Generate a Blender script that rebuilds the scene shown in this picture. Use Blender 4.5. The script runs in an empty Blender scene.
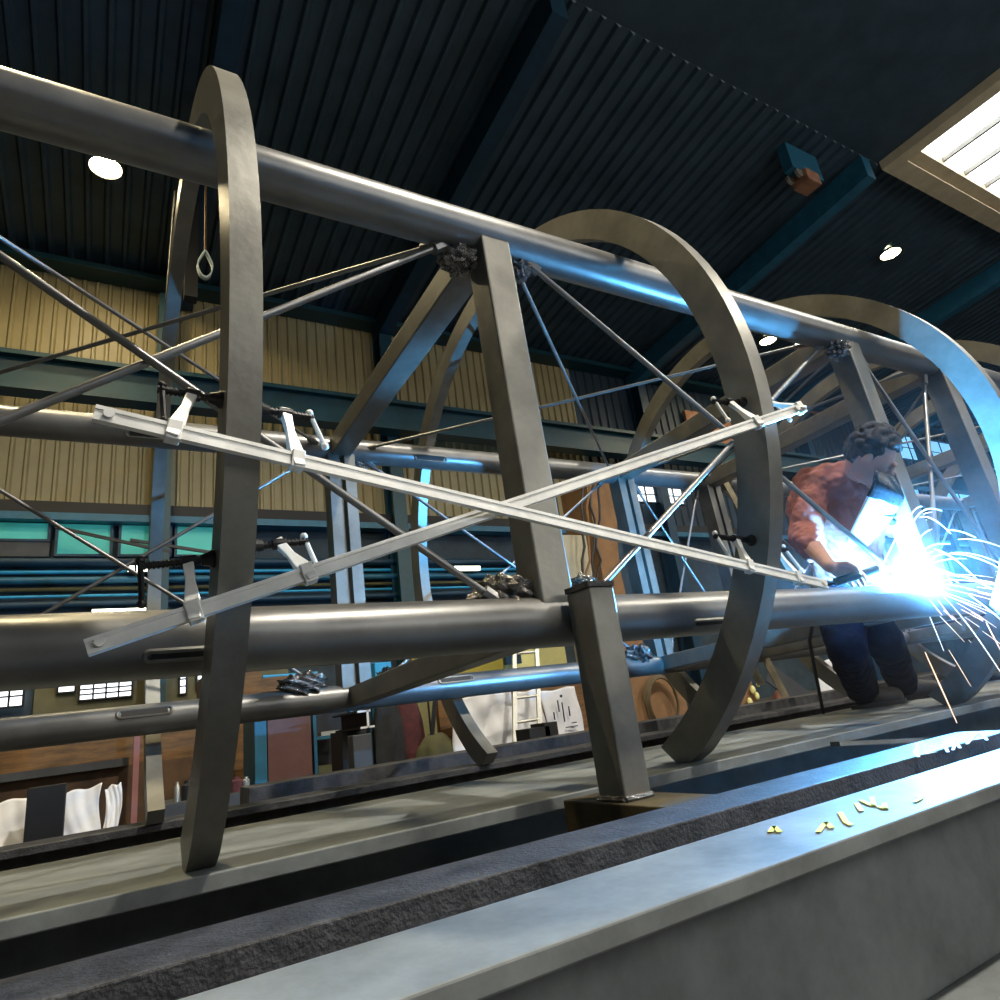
import bpy, bmesh, math, random
from mathutils import Vector, Matrix, Euler
random.seed(7)
scene = bpy.context.scene
COL = scene.collection
S = 2.1                                    # metres per measuring unit
FLOOR = -0.663                             # floor level in measuring units (tower axis = 0)
def U(x, y, z): return Vector((x * S, y * S, (z - FLOOR) * S))

# ------------------------------------------------------------------ camera
R_RIGHT = Vector((0.8608, -0.4923, -0.1288)); R_DOWN = Vector((0.0477, 0.3300, -0.9428)); R_FWD = Vector((0.5067, 0.8054, 0.3075))
FPX = 655.3
CAMU = Vector((-0.5059, -1.1452, -0.4113))
cam = bpy.data.cameras.new('camera'); camo = bpy.data.objects.new('camera', cam); COL.objects.link(camo)
cam.sensor_width = 36; cam.lens = FPX / 1000 * 36; cam.clip_start = 0.02; cam.clip_end = 200
M = Matrix((R_RIGHT, -R_DOWN, -R_FWD)).transposed().to_4x4(); M.translation = U(*CAMU); camo.matrix_world = M
scene.camera = camo
def ray(px, py): return R_RIGHT * ((px - 500) / FPX) + R_DOWN * ((py - 500) / FPX) + R_FWD
def hit(px, py, ax, v):
    """a measured point: where the sight line of a pixel meets the plane axis = v (measuring units)"""
    d = ray(px, py); t = (v - CAMU[ax]) / d[ax]
    return CAMU + d * t
def HY(px, py, y): return U(*hit(px, py, 1, y))

# ------------------------------------------------------------------ materials
def mat(name, col, rough=0.5, metal=0.0, var=0.12, scale=6.0, bump=0.0, emit=None, strength=0.0, col2=None, spec=0.5, stretch=None):
    m = bpy.data.materials.new(name); m.use_nodes = True
    nt = m.node_tree; b = nt.nodes['Principled BSDF']
    b.inputs['Roughness'].default_value = rough; b.inputs['Metallic'].default_value = metal
    b.inputs['Specular IOR Level'].default_value = spec
    c = (*col, 1)
    if emit:
        b.inputs['Base Color'].default_value = c
        b.inputs['Emission Color'].default_value = (*emit, 1); b.inputs['Emission Strength'].default_value = strength
        return m
    tc = nt.nodes.new('ShaderNodeTexCoord'); mp = nt.nodes.new('ShaderNodeMapping')
    if stretch: mp.inputs['Scale'].default_value = stretch
    nz = nt.nodes.new('ShaderNodeTexNoise'); nz.inputs['Scale'].default_value = scale; nz.inputs['Detail'].default_value = 6; nz.inputs['Roughness'].default_value = 0.65
    nt.links.new(tc.outputs['Object'], mp.inputs['Vector']); nt.links.new(mp.outputs['Vector'], nz.inputs['Vector'])
    rp = nt.nodes.new('ShaderNodeValToRGB'); rp.color_ramp.elements[0].position = 0.3; rp.color_ramp.elements[1].position = 0.7
    lo = col2 or tuple(max(0, x * (1 - var * 2)) for x in col); hi = tuple(min(1, x * (1 + var)) for x in col)
    rp.color_ramp.elements[0].color = (*lo, 1); rp.color_ramp.elements[1].color = (*hi, 1)
    nt.links.new(nz.outputs['Fac'], rp.inputs['Fac']); nt.links.new(rp.outputs['Color'], b.inputs['Base Color'])
    mr = nt.nodes.new('ShaderNodeMapRange'); mr.inputs['To Min'].default_value = max(0.05, rough - 0.1); mr.inputs['To Max'].default_value = min(1, rough + 0.12)
    nt.links.new(nz.outputs['Fac'], mr.inputs['Value']); nt.links.new(mr.outputs['Result'], b.inputs['Roughness'])
    if bump:
        n2 = nt.nodes.new('ShaderNodeTexNoise'); n2.inputs['Scale'].default_value = scale * 8; n2.inputs['Detail'].default_value = 4
        nt.links.new(mp.outputs['Vector'], n2.inputs['Vector'])
        bp = nt.nodes.new('ShaderNodeBump'); bp.inputs['Strength'].default_value = bump; bp.inputs['Distance'].default_value = 0.01
        nt.links.new(n2.outputs['Fac'], bp.inputs['Height']); nt.links.new(bp.outputs['Normal'], b.inputs['Normal'])
    return m
STEEL = mat('mill_steel', (0.23, 0.225, 0.20), 0.42, 0.55, 0.16, 5, 0.08)
TUBE = mat('steel_tube', (0.20, 0.20, 0.195), 0.36, 0.6, 0.14, 4, 0.05)
BEAM = mat('floor_beam_steel', (0.22, 0.24, 0.24), 0.62, 0.15, 0.25, 4, 0.1)
DARKST = mat('dark_scale_steel', (0.085, 0.085, 0.09), 0.6, 0.4, 0.3, 16, 0.35)
ROD = mat('rod_steel', (0.24, 0.24, 0.24), 0.35, 0.7, 0.1, 8)
SHINY = mat('crumpled_foil', (0.30, 0.29, 0.28), 0.18, 0.9, 0.5, 22, 0.6)
ZINC = mat('zinc_clamp', (0.85, 0.85, 0.82), 0.36, 0.2, 0.1, 12)
BLACK = mat('black_iron', (0.018, 0.018, 0.02), 0.4, 0.3, 0.3, 12)
BLUE = mat('blue_painted_steel', (0.02, 0.13, 0.22), 0.45, 0.1, 0.15, 4)
TEALB = mat('teal_painted_steel', (0.005, 0.048, 0.068), 0.4, 0.1, 0.15, 4)
NAVY = mat('navy_painted_steel', (0.010, 0.045, 0.085), 0.5, 0.1, 0.2, 4)
TAN = mat('tan_cladding', (0.34, 0.28, 0.14), 0.5, 0.0, 0.08, 1.5)
ROOF = mat('roof_cladding', (0.040, 0.075, 0.108), 0.5, 0.1, 0.2, 1.5)
NAVYCLAD = mat('navy_cladding', (0.02, 0.04, 0.06), 0.55, 0.1, 0.2, 1.5)
CONC = mat('concrete', (0.055, 0.053, 0.050), 0.8, 0, 0.3, 3, 0.3)
DWALL = mat('dark_wall_paint', (0.03, 0.05, 0.065), 0.7, 0, 0.3, 2)
OLIVEW = mat('olive_wall_paint', (0.16, 0.15, 0.08), 0.7, 0, 0.15, 2)
WOOD = mat('brown_board', (0.19, 0.095, 0.03), 0.7, 0, 0.35, 3, 0.1, stretch=(1, 1, 6))
WOODD = mat('dark_brown_board', (0.085, 0.045, 0.02), 0.75, 0, 0.3, 3, 0.1)
CARD = mat('cardboard', (0.25, 0.135, 0.06), 0.8, 0, 0.15, 3)
PAPER = mat('white_paper', (0.75, 0.75, 0.77), 0.8, 0, 0.06, 5)
DRAW = mat('printed_drawing', (0.70, 0.70, 0.74), 0.8, 0, 0.06, 5)
INK = mat('ink', (0.02, 0.02, 0.03), 0.8, 0, 0)
REDL = mat('red_brown_locker', (0.12, 0.055, 0.047), 0.5, 0, 0.12, 4)
PINK = mat('pink_primer', (0.32, 0.14, 0.14), 0.6, 0, 0.1, 4)
BLKBOX = mat('black_board', (0.008, 0.008, 0.009), 0.6, 0, 0.3, 4)
GREYP = mat('grey_panel', (0.055, 0.06, 0.068), 0.55, 0, 0.15, 4)
OLIVE = mat('olive_canvas', (0.085, 0.08, 0.03), 0.8, 0, 0.2, 6, 0.2)
MUST = mat('mustard_panel', (0.40, 0.30, 0.03), 0.6, 0, 0.1, 4)
PALEY = mat('pale_yellow_panel', (0.80, 0.76, 0.32), 0.6, 0, 0.05, 4)
MAROON = mat('maroon_cloth', (0.085, 0.022, 0.026), 0.85, 0, 0.3, 8, 0.3)
DKCLOTH = mat('dark_cloth', (0.02, 0.022, 0.025), 0.9, 0, 0.3, 8, 0.3)
CYAN = mat('bright_blue_paint', (0.02, 0.34, 0.62), 0.4, 0, 0.12, 4)
WEB = mat('tan_webbing', (0.27, 0.22, 0.13), 0.85, 0, 0.2, 12, 0.3)
WHWEB = mat('white_webbing', (0.62, 0.72, 0.72), 0.7, 0, 0.1, 12)
ALU = mat('ladder_aluminium', (0.42, 0.41, 0.36), 0.4, 0.6, 0.1, 8)
CHALKY = mat('yellow_chalk', (0.75, 0.72, 0.08), 0.9, 0, 0.1, 20)
CHALKW = mat('white_chalk', (0.85, 0.87, 0.88), 0.9, 0, 0.1, 20)
SKIN = mat('skin', (0.55, 0.30, 0.22), 0.5, 0, 0.1, 8)
SWEAT = mat('brick_red_sweatshirt', (0.33, 0.115, 0.09), 0.85, 0, 0.15, 9, 0.25)
JEANS = mat('navy_work_trousers', (0.003, 0.0045, 0.014), 0.9, 0, 0.25, 12, 0.25, spec=0.1)
LEATHER = mat('grey_leather', (0.045, 0.045, 0.05), 0.6, 0, 0.25, 10, 0.2)
HAIR = mat('dark_hair', (0.014, 0.011, 0.012), 0.55, 0, 0.3, 40, 0.5)
MASKB = mat('black_mask_plastic', (0.015, 0.016, 0.02), 0.25, 0, 0.1, 8)
MASKW = mat('pale_mask_plastic', (0.62, 0.66, 0.66), 0.45, 0, 0.1, 10)
GLOVE = mat('pale_glove', (0.55, 0.54, 0.5), 0.8, 0, 0.15, 14)
LAMPW = mat('warm_lamp_glass', (1, 0.9, 0.7), emit=(1, 0.80, 0.42), strength=60)
TUBEW = mat('lit_fluorescent_tube', (1, 1, 0.9), emit=(1, 0.97, 0.8), strength=5)
SKYG = mat('skylight_glass', (1, 1, 1), emit=(0.95, 0.98, 1), strength=4.5)
WING = mat('daylit_window_glass', (1, 1, 1), emit=(0.88, 0.95, 1), strength=1.6)
WARMG = mat('warm_lit_window_glass', (1, 0.9, 0.7), emit=(1, 0.82, 0.5), strength=0.9)
NEARFILL = mat('near_fill_glass', (1, 1, 1), emit=(1, 0.98, 0.93), strength=3)  # glow of the added windows behind the camera
TEALG = mat('teal_daylit_glass', (0.1, 0.6, 0.5), emit=(0.03, 0.46, 0.40), strength=0.16)
BLUEG = mat('blue_daylit_glass', (0.3, 0.7, 1), emit=(0.25, 0.62, 0.95), strength=0.8)
ARC = mat('arc_plasma', (1, 1, 1), emit=(0.75, 0.9, 1), strength=400)
SPW = mat('white_hot_spark', (1, 1, 1), emit=(0.9, 0.92, 1), strength=3)
SPO = mat('orange_hot_spark', (1, 0.8, 0.6), emit=(1, 0.62, 0.42), strength=1.6)

# ------------------------------------------------------------------ mesh helpers
class MB:
    def __init__(s): s.v = []; s.f = []
    def add(s, vs, fs):
        n = len(s.v); s.v += [Vector(v) for v in vs]; s.f += [[i + n for i in f] for f in fs]; return s
    def box(s, c, h, ax=None):
        c = Vector(c); ax = ax or (Vector((1, 0, 0)), Vector((0, 1, 0)), Vector((0, 0, 1)))
        vs = [c + ax[0] * (h[0] * i) + ax[1] * (h[1] * j) + ax[2] * (h[2] * k) for i in (-1, 1) for j in (-1, 1) for k in (-1, 1)]
        return s.add(vs, [(0, 1, 3, 2), (4, 6, 7, 5), (0, 4, 5, 1), (2, 3, 7, 6), (0, 2, 6, 4), (1, 5, 7, 3)])
    def boxmm(s, a, b):
        a = Vector(a); b = Vector(b); return s.box((a + b) / 2, [abs(x) / 2 for x in (b - a)])
    def bar(s, p, q, w, h, side=None):
        """a rectangular bar from p to q, w across the side direction, h across the other"""
        p = Vector(p); q = Vector(q); d = (q - p); L = d.length; d.normalize()
        sd = Vector(side) if side else (Vector((0, 0, 1)) if abs(d.z) < 0.9 else Vector((1, 0, 0)))
        sd = (sd - d * sd.dot(d)).normalized(); t = d.cross(sd)
        return s.box((p + q) / 2, (L / 2, w / 2, h / 2), (d, sd, t))
    def path(s, pts, rad, n=10, cap=True, closed=False):
        pts = [Vector(p) for p in pts]; m = len(pts); rads = rad if isinstance(rad, (list, tuple)) else [rad] * m
        prev = None; vs = []
        for i, p in enumerate(pts):
            a = pts[i - 1] if (i > 0 or closed) else p; b = pts[(i + 1) % m] if (i < m - 1 or closed) else p
            d = (b - a).normalized()
            if prev is None:
                up = Vector((0, 0, 1)) if abs(d.z) < 0.9 else Vector((1, 0, 0)); sd = d.cross(up).normalized()
            else: sd = (prev - d * prev.dot(d)).normalized()
            prev = sd; t = d.cross(sd)
            vs += [p + (sd * math.cos(2 * math.pi * k / n) + t * math.sin(2 * math.pi * k / n)) * rads[i] for k in range(n)]
        fs = []
        for i in range(m if closed else m - 1):
            for k in range(n):
                a0 = i * n; b0 = ((i + 1) % m) * n; k2 = (k + 1) % n
                fs.append((a0 + k, a0 + k2, b0 + k2, b0 + k))
        if cap and not closed: fs += [tuple(range(n))[::-1], tuple((m - 1) * n + k for k in range(n))]
        return s.add(vs, fs)
    def tube(s, p, q, r, n=16, r2=None): return s.path([p, q], [r, r if r2 is None else r2], n)
    def prism(s, poly, d):
        """closed outline poly extruded by the vector d"""
        n = len(poly); d = Vector(d); vs = [Vector(p) for p in poly] + [Vector(p) + d for p in poly]
        return s.add(vs, [tuple(range(n))[::-1], tuple(range(n, 2 * n))] + [(i, (i + 1) % n, (i + 1) % n + n, i + n) for i in range(n)])
    def sphere(s, c, r, nu=14, nv=9, sc=(1, 1, 1), ax=None, fn=None):
        ax = ax or (Vector((1, 0, 0)), Vector((0, 1, 0)), Vector((0, 0, 1))); c = Vector(c); vs = []
        for j in range(nv + 1):
            th = math.pi * j / nv
            for i in range(nu):
                ph = 2 * math.pi * i / nu
                l = [math.sin(th) * math.cos(ph) * sc[0], math.sin(th) * math.sin(ph) * sc[1], math.cos(th) * sc[2]]
                k = fn(l) if fn else 1
                vs.append(c + (ax[0] * l[0] + ax[1] * l[1] + ax[2] * l[2]) * r * k)
        return s.add(vs, [(j * nu + i, (j + 1) * nu + i, (j + 1) * nu + (i + 1) % nu, j * nu + (i + 1) % nu) for j in range(nv) for i in range(nu)])
    def build(s, name, m, parent=None, smooth=False, bevel=0.0):
        me = bpy.data.meshes.new(name); me.from_pydata([tuple(v) for v in s.v], [], s.f); me.update()
        bm = bmesh.new(); bm.from_mesh(me)
        if smooth: bmesh.ops.remove_doubles(bm, verts=bm.verts, dist=1e-5)
        bmesh.ops.recalc_face_normals(bm, faces=bm.faces)
        bm.to_mesh(me); bm.free()
        me.materials.append(m)
        o = bpy.data.objects.new(name, me); COL.objects.link(o)
        if parent: o.parent = parent; o.matrix_parent_inverse = parent.matrix_world.inverted()
        if smooth:
            for p in me.polygons: p.use_smooth = True
            me.set_sharp_from_angle(angle=math.radians(40))
        if bevel:
            bv = o.modifiers.new('edge', 'BEVEL'); bv.width = bevel; bv.segments = 2; bv.limit_method = 'ANGLE'
        return o
def tag(o, label, cat, group=None, kind=None):
    o['label'] = label; o['category'] = cat
    if group: o['group'] = group
    if kind: o['kind'] = kind
    return o
def thing(name, loc, label, cat, group=None):
    o = bpy.data.objects.new(name, None); COL.objects.link(o); o.location = loc; o.empty_display_size = 0.1
    o.matrix_world = Matrix.Translation(Vector(loc))
    return tag(o, label, cat, group)
def struct(o): o['kind'] = 'structure'; return o

# ------------------------------------------------------------------ hall
YW = 5.0; XL, XR = -4.5, 17.0; YN = -6.0
ROOF0, SLOPE = 4.02, 0.10
def roofz(y): return ROOF0 + SLOPE * (5 - y) if y >= 1.2 else (ROOF0 + SLOPE * 3.8 if y > -1.6 else ROOF0 + SLOPE * 3.8 - SLOPE * (-1.6 - y))
struct(MB().boxmm(U(XL, YN, FLOOR - 0.1), U(XR, YW, FLOOR)).build('floor', CONC))
def corrugated(p0, p1, up, out, pitch, depth, name, m):
    """trapezoid sheet from p0 to p1, swept along the vector up, ribs standing towards out"""
    p0 = Vector(p0); p1 = Vector(p1); d = p1 - p0; L = d.length; d.normalize(); out = Vector(out); up = Vector(up)
    prof = []; n = int(L / pitch)
    for i in range(n):
        a = i * pitch
        prof += [(a, 0), (a + pitch * 0.58, 0), (a + pitch * 0.70, depth), (a + pitch * 0.88, depth)]
    prof.append((n * pitch, 0))
    mb = MB(); vs = []
    for t in (0, 1):
        for a, o in prof: vs.append(p0 + d * a + out * o + up * t)
    k = len(prof)
    mb.add(vs, [(i, i + 1, i + 1 + k, i + k) for i in range(k - 1)])
    o = mb.build(name, m)
    sm = o.modifiers.new('sheet', 'SOLIDIFY'); sm.thickness = 0.01; sm.offset = -1
    return o
PITCH = 0.215
struct(corrugated(U(XL, YW, 1.64), U(4.72, YW, 1.64), U(0, 0, 4.0) - U(0, 0, 1.64), (0, -1, 0), PITCH, 0.045, 'wall_back', TAN))
struct(corrugated(U(4.74, YW, 1.64), U(XR, YW, 1.64), U(0, 0, 4.0) - U(0, 0, 1.64), (0, -1, 0), PITCH * 1.4, 0.045, 'wall_back_right', NAVYCLAD))
struct(MB().boxmm(U(XL, YW + 0.02, FLOOR), U(XR, YW + 0.12, 1.66)).build('wall_back_lower', DWALL))
struct(MB().boxmm(U(XR, YN, FLOOR), U(XR + 0.1, YW, 4.6)).build('wall_right', NAVYCLAD))
struct(MB().boxmm(U(XL - 0.1, YN, FLOOR), U(XL, YW, 4.6)).build('wall_left', DWALL))
# roof sheets either side of the skylight
struct(corrugated(U(XL, 5.05, roofz(5.05)), U(XR, 5.05, roofz(5.05)), U(0, 1.22, roofz(1.22)) - U(0, 5.05, roofz(5.05)), (0, 0, -1), 0.30, 0.07, 'ceiling', ROOF))
struct(corrugated(U(XL, -1.6, roofz(-1.6)), U(XR, -1.6, roofz(-1.6)), U(0, YN, roofz(YN)) - U(0, -1.6, roofz(-1.6)), (0, 0, -1), 0.30, 0.07, 'ceiling_front', ROOF))
struct(MB().boxmm(U(XL, -1.6, roofz(0)), U(6.2, 1.22, roofz(0) + 0.03)).build('ceiling_ridge', ROOF))
# skylight: frame beams and glass over the ridge, right of x = 6.2
sk = bpy.data.objects.new('window_1', None); COL.objects.link(sk); struct(sk)
zr = roofz(0)
fr = MB()
fr.boxmm(U(6.2, 0.92, zr - 0.03), U(XR, 1.20, zr + 0.10)); fr.boxmm(U(6.2, -1.6, zr - 0.10), U(XR, -1.45, zr + 0.10)); fr.boxmm(U(6.05, -1.6, zr - 0.10), U(6.2, 1.2, zr + 0.10))
fr.boxmm(U(6.2, 1.17, zr - 0.10), U(XR, 1.20, zr - 0.03)); fr.boxmm(U(6.2, 1.02, zr - 0.10), U(XR, 1.17, zr - 0.085))
fr.build('skylight_frame', mat('skylight_cream_paint', (0.64, 0.54, 0.36), 0.5, 0, 0.1, 3), sk)
mu = MB()
for i in range(24): mu.boxmm(U(6.3 + i * 0.46, -1.5, zr + 0.02), U(6.33 + i * 0.46, 0.93, zr + 0.07))
mu.build('glazing_bar', STEEL, sk)
MB().boxmm(U(6.2, -1.5, zr + 0.09), U(XR, 0.92, zr + 0.10)).build('glass_pane', SKYG, sk)
# rafters and columns
for i, x in enumerate((-2.0, 0.0, 2.0, 5.77, 9.35, 13.0)):
    mb = MB(); w = 0.07
    poly = [U(x - w, 4.95, roofz(4.95) - 0.05), U(x - w, 1.2, roofz(1.2) - 0.05), U(x - w, 1.2, roofz(1.2) - 0.30), U(x - w, 4.95, roofz(4.95) - 0.30)]
    mb.prism(poly, U(2 * w, 0, 0) - U(0, 0, 0))
    o = struct(mb.build('trim_%d' % (i + 1), NAVY if i < 3 else BLUE))
    if i == 1: x -= 0.16
    c = MB(); c.boxmm(U(x - 0.07, 4.74, FLOOR), U(x + 0.07, 4.78, roofz(4.9) - 0.3)); c.boxmm(U(x - 0.07, 4.94, FLOOR), U(x + 0.07, 4.98, roofz(4.9) - 0.3)); c.boxmm(U(x - 0.012, 4.78, FLOOR), U(x + 0.012, 4.94, roofz(4.9) - 0.3))
    struct(c.build('trim_%d' % (i + 11), TEALB if i < 3 else NAVY))
# eave gutter beam with cleats
g = MB(); g.boxmm(U(XL, 4.82, 3.90), U(XR, 4.98, 3.98)); g.boxmm(U(XL, 4.77, 3.885), U(XR, 4.98, 3.90))
struct(g.build('trim_21', TEALB))
# crane girder along the wall (teal) and the opening lintel beneath the cladding
g = MB(); g.boxmm(U(XL, 4.55, 2.78), U(XR, 4.72, 2.82)); g.boxmm(U(XL, 4.55, 2.48), U(XR, 4.72, 2.52)); g.boxmm(U(XL, 4.62, 2.5), U(XR, 4.65, 2.8))
struct(g.build('trim_22', TEALB))
struct(MB().boxmm(U(XL, 4.86, 1.56), U(XR, 4.99, 1.66)).build('trim_23', BLKBOX))
struct(MB().boxmm(U(XL, 4.84, 1.50), U(XR, 4.99, 1.56)).build('trim_24', BLUE))
# teal window band
WN = [2]
def window(x0, x1, z0, z1, y, gm, nx=1, nz=1, fm=NAVY, ft=0.02):
    w = bpy.data.objects.new('window_%d' % WN[0], None); COL.objects.link(w); struct(w); WN[0] += 1
    f = MB()
    for a, b, c, d in ((x0 - ft, x1 + ft, z1, z1 + ft), (x0 - ft, x1 + ft, z0 - ft, z0), (x0 - ft, x0, z0, z1), (x1, x1 + ft, z0, z1)): f.boxmm(U(a, y - 0.03, c), U(b, y + 0.01, d))
    for i in range(1, nx): xx = x0 + (x1 - x0) * i / nx; f.boxmm(U(xx - 0.006, y - 0.02, z0), U(xx + 0.006, y, z1))
    for i in range(1, nz): zz = z0 + (z1 - z0) * i / nz; f.boxmm(U(x0, y - 0.02, zz - 0.005), U(x1, y, zz + 0.005))
    f.build('window_frame', fm, w)
    MB().boxmm(U(x0, y, z0), U(x1, y + 0.008, z1)).build('glass_pane', gm, w)
for x0, x1 in ((-1.75, -1.32), (-1.28, -0.95), (-0.88, -0.52), (-0.44, -0.08), (-0.02, 0.38)):
    zl = 1.36 if x0 < -0.9 else 1.24
    window(x0, x1, zl, 1.50, 4.95, TEALG)
    if zl > 1.3: struct(MB().boxmm(U(x0 - 0.02, 4.93, 1.22), U(x1 + 0.02, 4.99, 1.345)).build('wall_panel_back', GREYP))
struct(MB().boxmm(U(XL, YN - 0.1, FLOOR), U(XR, YN, 1.2)).build('wall_front', DWALL))
struct(MB().boxmm(U(XL, YN - 0.1, 3.4), U(XR, YN, 4.5)).build('wall_front_upper', DWALL))
for i in range(4):
    window(0.6 + i * 2.1, 2.5 + i * 2.1, 1.24, 3.36, YN - 0.06, NEARFILL, 4, 4, NAVY)  # unseen glowing windows, added to light the faces turned to the camera
# small daylit windows low on the wall, and one high on the right
for x0, x1, z0, z1, nx, nz in ((-1.18, -1.02, 0.10, 0.24, 2, 2), (-0.80, -0.70, 0.17, 0.25, 1, 1), (-0.66, -0.32, 0.10, 0.25, 4, 4), (0.03, 0.07, 0.08, 0.25, 1, 3), (0.16, 0.24, 0.1, 0.25, 2, 2)):
    window(x0, x1, z0, z1, 4.97, WING, nx, nz, BLKBOX, 0.012)
window(5.4, 6.25, 1.98, 2.20, 4.90, WING, 5, 2, NAVY)
for x0, x1, z0, z1 in ((11.6, 13.2, 3.2, 3.7), (13.6, 15.4, 3.2, 3.7), (10.8, 12.6, 2.3, 2.9), (13.0, 15.2, 2.3, 2.9)):
    window(x0, x1, z0, z1, 4.90, BLUEG, 4, 2, NAVY)
# warm mullioned panels low in the far right of the wall
window(4.9, 5.6, 0.30, 0.55, 4.9, WARMG, 3, 1, OLIVEW)
struct(MB().boxmm(U(-0.95, 4.98, 0.0), U(0.9, 5.015, 0.34)).build('wall_back_olive', OLIVEW))
# blue service pipes along the wall
for i, (py, r, m) in enumerate(((562, 0.035, NAVY), (572, 0.016, CYAN), (581, 0.03, BLUE), (590, 0.016, OLIVE), (597, 0.012, CYAN), (606, 0.03, NAVY))):
    z = hit(0, py, 1, 4.95)[2]
    o = MB().tube(U(-3, 4.985 - r, z), U(5.5, 4.985 - r, z), r * S, 12).build('service_pipe', m, smooth=True)
    nm = ['thick navy pipe, topmost of the pipes running along the far wall', 'thin bright blue pipe just under the topmost navy pipe', 'thick mid blue pipe in the middle of the wall pipe run', 'thin olive pipe beneath the thick mid blue pipe', 'thinnest bright blue pipe, second from bottom of the run', 'thick navy pipe, lowest of the pipes running along the far wall'][i]
    tag(o, nm, 'pipe', 'service pipes along the far wall')
# diagonal braces in front of the teal glass
for a, b in (((55, 527), (170, 552)), ((130, 540), (215, 553))):
    tag(MB().bar(HY(*a, 4.75), HY(*b, 4.75), 0.05, 0.05).build('wall_brace', BLACK), 'dark diagonal brace %s the teal windows' % ('across the middle of' if a[0] < 100 else 'at the right end of'), 'brace')

# ------------------------------------------------------------------ lamps
def lamp(x, y, label, power=160, r=0.22, col=(1, 0.83, 0.50)):
    z = roofz(y) - 0.09
    t = thing('high_bay_lamp', U(x, y, z), label, 'lamp', 'high bay lamps under the roof')
    p = U(x, y, z)
    MB().path([p + Vector((0, 0, 0.16)), p + Vector((0, 0, 0.12)), p + Vector((0, 0, 0.06)), p + Vector((0, 0, 0.0))], [0.08, 0.10, r, r * 1.1], 20, cap=False).build('lamp_shade', GREYP, t, True)
    MB().tube(p + Vector((0, 0, 0.05)), p + Vector((0, 0, 0.005)), r * 1.0, 20).build('lamp_lens', LAMPW, t)
    MB().tube(p + Vector((0, 0, 0.15)), p + Vector((0, 0, (roofz(y) - z) * S - 0.02)), 0.02, 8).build('hanger', BLACK, t)
    l = bpy.data.lights.new('lamp_light', 'SPOT'); l.energy = power; l.color = col; l.spot_size = math.radians(165); l.spot_blend = 0.6; l.shadow_soft_size = 0.2
    lo = bpy.data.objects.new('lamp_light', l); COL.objects.link(lo); lo.location = p + Vector((0, 0, -0.03))
lamp(-0.69, 3.70, 'lit high bay lamp above the tan wall, leftmost in view', 480)
lamp(7.33, 3.70, 'lit high bay lamp seen just under the top tube, beside the second ring', 400)
lamp(7.46, 1.94, 'lit high bay lamp on the dark roof above the third ring', 500)
lamp(-1.2, 0.6, 'lit high bay lamp over the left end of the tower', 1700)
lamp(1.2, -2.2, 'unseen high bay lamp added to light the near faces, left one', 4700, 0.22, (1, 0.93, 0.80))  # unseen lamp, added to brighten near and upper faces of the steel
lamp(5.0, -2.2, 'unseen high bay lamp added to light the near faces, right one', 4700 * 0.7, 0.22, (1, 0.93, 0.80))  # second unseen lamp, added for the same near faces
for px, py, L, lab in ((128, 568, 0.14, 'short lit fluorescent tube among the blue pipes on the left'), (455, 568, 0.30, 'short lit fluorescent tube among the pipes behind the tower frame'), (92, 612, 0.42, 'long lit fluorescent tube just above the lower near tube')):
    p = hit(px, py, 1, 4.8)
    t = thing('fluorescent_light', U(*p), lab, 'light', 'fluorescent lights on the far wall')
    MB().boxmm(U(p[0], 4.80, p[2] - 0.02), U(p[0] + L, 4.84, p[2] + 0.02)).build('tube', TUBEW, t)
    MB().boxmm(U(p[0], 4.84, p[2] - 0.01), U(p[0] + L, 5.01, p[2] + 0.03)).build('housing', GREYP, t)

# ------------------------------------------------------------------ the lattice tower
W_, H_, PHI = 0.8333, 0.6362, -0.0301
def corner(sy, sz):
    c, s = math.cos(PHI), math.sin(PHI); y, z = sy * W_ / 2, sz * H_ / 2
    return (c * y - s * z, s * y + c * z)
CH = dict(A=corner(-1, 1), B=corner(-1, -1), C=corner(1, 1), D=corner(1, -1))
def N(k, x): return U(x, *CH[k])
tower = thing('lattice_tower', U(0, 0, -0.52), 'long grey steel lattice tower section of tubes, box frames and rings lying on its side', 'steel structure')
RB = dict(A=0.034, B=0.033, C=0.033, D=0.030)
chord = {}
for k, nm in (('A', 'upper near'), ('B', 'lower near'), ('C', 'upper far'), ('D', 'lower far')):
    chord[k] = MB().tube(N(k, -1.6), N(k, 3.6), RB[k] * S, 32).build('chord_tube', TUBE, tower, True)
# slots with a raised lip, one near every ring on the tubes
def slot(k, px, py, toward=None):
    y, z = CH[k]; p = hit(px, py, 1, y)
    c = U(p[0], y, z); n = (U(*CAMU) - c); n.x = 0; n.normalize(); n = (n * 0.4 + Vector((0, 0, -0.5 if z > 0 else 1.0)) * 0.5).normalized() if toward is None else toward
    c = c + n * RB[k] * S; ax = Vector((1, 0, 0)); t = n.cross(ax)
    lp = MB(); pts = []
    L, r = (0.085, 0.016) if k != 'B' else (0.075, 0.009)
    for i in range(24):
        a = 2 * math.pi * i / 24; pts.append(c + ax * (math.cos(a) * r + (L if math.cos(a) > 0 else -L)) + t * math.sin(a) * r)
    lp.path(pts, 0.006, 6, closed=True); lp.build('slot_lip', STEEL, chord[k], True)
    MB().box(c + n * 0.0015, (L, r * 0.8, 0.003), (ax, t, n)).build('slot', BLKBOX, chord[k])
def tocam(k, px, py, lift):
    y, z = CH[k]; p = hit(px, py, 1, y); c = U(p[0], y, z); n = U(*CAMU) - c; n.x = 0; n.normalize()
    return (n + Vector((0, 0, lift))).normalized()
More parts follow.
